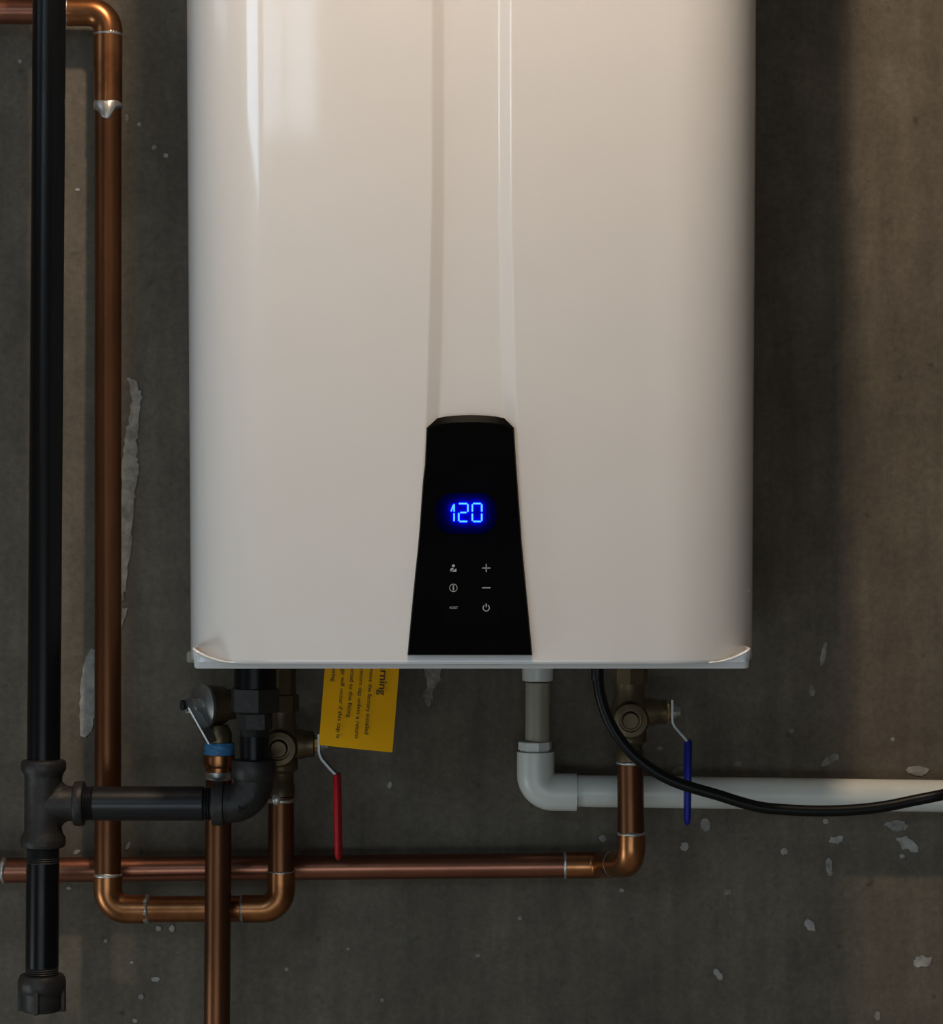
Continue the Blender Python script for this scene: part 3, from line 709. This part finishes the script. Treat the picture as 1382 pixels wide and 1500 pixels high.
valve('shutoff_valve', 'brass shutoff valve with a blue lever handle on the cold pipe', 922, 1053, DK, 1115, M['blue'], 'blue vinyl grip', 1042,
      [(984, 1024), (984, 1050), (984.5, 1057), (987, 1063), (992, 1069), (1000, 1078), (1006, 1085), (1008, 1092), (1008, 1150)], ((1008.5, 1084), (1007, 1208), 11))
valve('shutoff_valve', 'brass shutoff valve with a red lever handle on the hot riser', 411, 1094, DH, 1166, M['red'], 'red vinyl grip', 1090,
      [(468, 1074), (468, 1098), (469, 1104), (472, 1111), (478, 1118), (485, 1126), (492, 1133), (494.5, 1140), (494.5, 1200)], ((494, 1133), (496, 1259), 12))

# --- pressure relief valve
prv = thing('relief_valve', 'pressure relief valve with a round metal bell and test lever beside the gas union', 'valve')
ax = Vector((-0.80, -0.60, -0.02)).normalized()
q0 = P(396, 1027, 0.048)
tot = (P(299, 1033, 0.09).x-q0.x)/ax.x
rb_ = S(31.5, 0.09)
lathe('body', q0, ax, [(0, rb_*0.5), (tot*0.50, rb_*0.5), (tot*0.53, rb_*0.72), (tot*0.70, rb_*0.74), (tot*0.73, rb_*0.88), (tot*0.99, rb_*1.0)], M['brass'], prv, 32, 35)
q1 = q0+ax*tot
lathe('bell', q1, ax, [(-0.001, rb_*1.02), (0.0012, rb_*1.09), (0.0025, rb_*1.07), (0.0045, rb_*0.82), (0.006, rb_*0.5), (0.0065, rb_*0.3)], M['bellsteel'], prv, 36, 50)
lathe('stem_nut', q1+ax*0.0065, ax, [(0, 0.0078), (0.004, 0.0078), (0.0045, 0.0045), (0.012, 0.0045)], M['chrome'], prv, 6, 20)
xo = P(322, 1060, 0.086)
lathe('outlet', P(321, 1092, 0.086), (0, 0, 1), [(0, S(18, .086)), (S(8, .086), S(19, .086)), (S(18, .086), S(19, .086)), (S(30, .086), S(13, .086))], M['brass'], prv, 28, 40)
l0, l1 = P(270, 1026, 0.104), P(306, 1090, 0.108)
ldir = (l1-l0).normalized(); lw = Vector((0.0058, 0.0105, 0.002)); ln = ldir.cross(lw).normalized()*0.0008
bmv = []
for p_, k_ in ((l0, 0.55), (l0.lerp(l1, 0.15), 0.8), (l0.lerp(l1, 0.8), 1.0), (l1, 0.85)):
    for s_ in (1, -1): bmv += [p_+ln*s_, p_+lw*k_+ln*s_]
fs = []
for i in range(3):
    o = i*4; fs += [(o, o+1, o+5, o+4), (o+2, o+3, o+7, o+6), (o, o+2, o+6, o+4), (o+1, o+3, o+7, o+5)]
fs += [(0, 1, 3, 2), (12, 13, 15, 14)]
link('test_lever', mesh('test_lever', bmv, fs), M['bellsteel'], prv)
box('lever_tip', l0+Vector((-0.0012, 0.002, -0.004)), (0.004, 0.01, 0.008), M['rubber'], prv, 0.001)
box('lever_bracket', P(281, 1040, 0.098), (0.010, 0.004, 0.006), M['bellsteel'], prv, 0.001)

# --- discharge pipe below the relief valve
DD = 0.086
dis = thing('discharge_pipe', 'vertical copper discharge pipe with blue tape at its threaded top', 'pipe')
rd = S(19.3, DD)
bt = P(318, 1500, DD); tp = P(320.5, 1135, DD); dd = (bt-tp).normalized()
tube('pipe', [tp, tp+dd*((tp.z-0.15)/-dd.z)], rd, M['copperd'], dis)
lathe('adapter', P(321, 1137, DD), (0, 0, 1), [(0, S(19.5, DD)), (S(13, DD), S(19.5, DD)), (S(15, DD), S(22.5, DD)), (S(19, DD), S(23.5, DD)), (S(31, DD), S(23.5, DD)), (S(33, DD), S(21, DD)), (S(36, DD), S(18, DD))], M['copperf'], dis, 32, 35)
lathe('solder_joint', P(321, 1142, DD), (0, 0, 1), [(0, rd*1.0), (S(2, DD), rd*1.06), (S(10, DD), rd*1.05), (S(12, DD), rd*1.0)], M['solder'], dis, 28)
# wrapped thread tape, ragged lower edge
vs, fs = [], []; sg = 40
for j in range(7):
    for k in range(sg):
        th = 2*math.pi*k/sg; f = j/6
        nz = noise.noise(Vector((math.cos(th)*1.7, math.sin(th)*1.7, j*0.35)))
        z = (f-0.0)*S(22, DD)-(1-f)*S(5, DD)*nz
        r_ = S(22.4, DD)*(1+0.035*math.sin(j*2.6+th)*0.6-0.06*abs(f-0.45))
        v = P(321.5, 1110, DD); vs.append((v.x+r_*math.cos(th), v.y+r_*math.sin(th), v.z+z))
for j in range(6):
    for k in range(sg): fs.append((j*sg+k, j*sg+(k+1) % sg, (j+1)*sg+(k+1) % sg, (j+1)*sg+k))
fs += [tuple(range(sg)), tuple(range(6*sg, 7*sg))]
tp_ = link('thread_tape', mesh('thread_tape', vs, fs), M['tape'], dis, True); tp_['label'] = 'blue thread tape'

# --- condensate drain
drain = thing('condensate_drain', 'white plastic condensate drain pipe turning along the concrete wall', 'pipe')
DV = 0.0275
rv = S(23.3, DV); rf = S(27.5, DV)
c0 = P(788, 998, DV)
lathe('cap_nut', c0, (0, 0, 1), [(0, S(18, DV)), (0.0008, S(22.5, DV)), (0.016, S(23, DV)), (ZP-c0.z-0.0003, S(23, DV))], M['pvc'], drain, 32, 35)
tube('tube', [P(788, 1000, DV), P(787.5, 1090, DV)], S(18, DV), M['beige'], drain)
lathe('bushing', P(784, 1101, DV), (0, 0, 1), [(0, S(22, DV)), (S(3, DV), S(22.5, DV)), (S(3.2, DV), S(25, DV)), (S(14, DV), S(25, DV)), (S(15, DV), S(24, DV)), (S(15.5, DV), S(18, DV))], M['pvc'], drain, 8, 20, rot=0.2)
tube('elbow', [P(785, 1101, DV), P(785, 1160, DV), P(845, 1160.5, DV)], rf, M['pvc'], drain, rb=S(26, DV), n=16)
pv0 = P(838, 1158.5, DV); pv1 = P(1382, 1166, 0.026); pd = (pv1-pv0).normalized()
tube('pipe', [pv0, pv0+pd*((RX1-pv0.x)/pd.x)], rv, M['pvc'], drain)

# --- power cord
cord_pts = [(x, y, 0.20 if x < 1400 else max(0.0046, 0.20-(x-1400)/2000.0)) for x, y in
    [(875, 960), (876, 990), (879, 1015), (886, 1040), (897, 1065), (913, 1089), (933, 1110), (958, 1129), (985, 1143.5), (1015, 1154), (1050, 1164), (1085, 1175),
     (1115, 1182.5), (1150, 1186), (1200, 1188), (1250, 1186.5), (1295, 1181.5), (1340, 1172.5), (1382, 1164), (1430, 1152), (1500, 1134), (1600, 1112), (1700, 1100), (1800, 1100)]]
def catmull(pts, n=6):
    V = [P(*p) for p in pts]; out = []
    for i in range(len(V)-1):
        p0, p1, p2, p3 = V[max(i-1, 0)], V[i], V[i+1], V[min(i+2, len(V)-1)]
        for k in range(n):
            t = k/n; out.append(0.5*((2*p1)+(p2-p0)*t+(2*p0-5*p1+4*p2-p3)*t*t+(3*p1-p0-3*p2+p3)*t**3))
    return out+[V[-1]]
cord = thing('power_cord', 'black power cord sagging from under the heater across the white drain pipe', 'cord')
tube('cable', catmull(cord_pts), 0.0045, M['rubber'], cord, seg=14)
g0 = P(875.5, 997, .20)
lathe('strain_relief', g0, (0, 0, 1), [(0, 0.0048), (0.001, S(9.5, .20)), (0.012, S(9.5, .20)), (0.0125, S(12, .20)), (ZP-g0.z-0.0003, S(12, .20))], M['rubber'], cord, 20)

# --- warning tag
DTG = 0.118
wt = thing('warning_tag', 'yellow paper warning tag with sideways printing hanging under the heater', 'tag')
bl, br = P(467, 1091, DTG), P(575, 1102, DTG)
up = (P(476, 980, DTG)-bl).normalized(); up2 = (P(585, 980, DTG)-br).normalized()
H = P(0, 884, DTG).z-bl.z
tl = bl+up*H; tr = br+up2*(H*1.02)
nx, nz = 7, 9; vs, fs = [], []
def tagpt(u, v):
    p = (bl.lerp(br, u)).lerp(tl.lerp(tr, u), v); p.y += -0.002*math.sin(u*math.pi)*(1-v)-0.001*u; return p
for s_ in (0, 1):
    for j in range(nz+1):
        for i in range(nx+1):
            p = tagpt(i/nx, j/nz); vs.append((p.x, p.y+s_*0.0004, p.z))
N1 = (nx+1)*(nz+1)
for s_ in (0, 1):
    for j in range(nz):
        for i in range(nx):
            a_ = s_*N1+j*(nx+1)+i; fs.append((a_, a_+1, a_+nx+2, a_+nx+1))
loop = [i for i in range(nx+1)]+[j*(nx+1)+nx for j in range(1, nz+1)]+[nz*(nx+1)+i for i in range(nx-1, -1, -1)]+[j*(nx+1) for j in range(nz-1, 0, -1)]
for a_, b_ in zip(loop, loop[1:]+loop[:1]): fs.append((a_, b_, N1+b_, N1+a_))
card = link('card', mesh('card', vs, fs), M['yellow'], wt, True); sharp(card.data, 40)
tie0 = tagpt(0.5, 0.97)+Vector((0, -0.0015, 0))
tube('tie', [tie0, Vector((tie0.x, tie0.y, ZP-0.0002))], 0.0012, M['rubber'], wt, seg=8)
xd = (bl-tl).normalized(); yd = (br-bl); yd = (yd-xd*yd.dot(xd)).normalized()
for body, ex, ey, size, wid, bold in (('Warning', 555, 1017.5, 16.5, 64, 0.00010), ('Do not remove the factory installed', 534.5, 1075.5, 8.6, 135, 0.00004),
        ('the return cap unless a return', 520, 1081, 8.6, 118, 0.00004), ('line is connected to this fitting.', 508.5, 1052.5, 8.6, 118, 0.00004),
        ('Leakage will occur if this cap is', 493, 1081, 8.6, 124, 0.00004), ('missing', 486, 998, 8.6, 30, 0.00004)):
    o = P(ex, ey, DTG)
    text_mesh('printed_line', body, S(size, DTG), M['ink'], card, o+Vector((0, -0.0032, 0)), xd, yd, 'RIGHT', bold, 0.00005, S(wid, DTG))
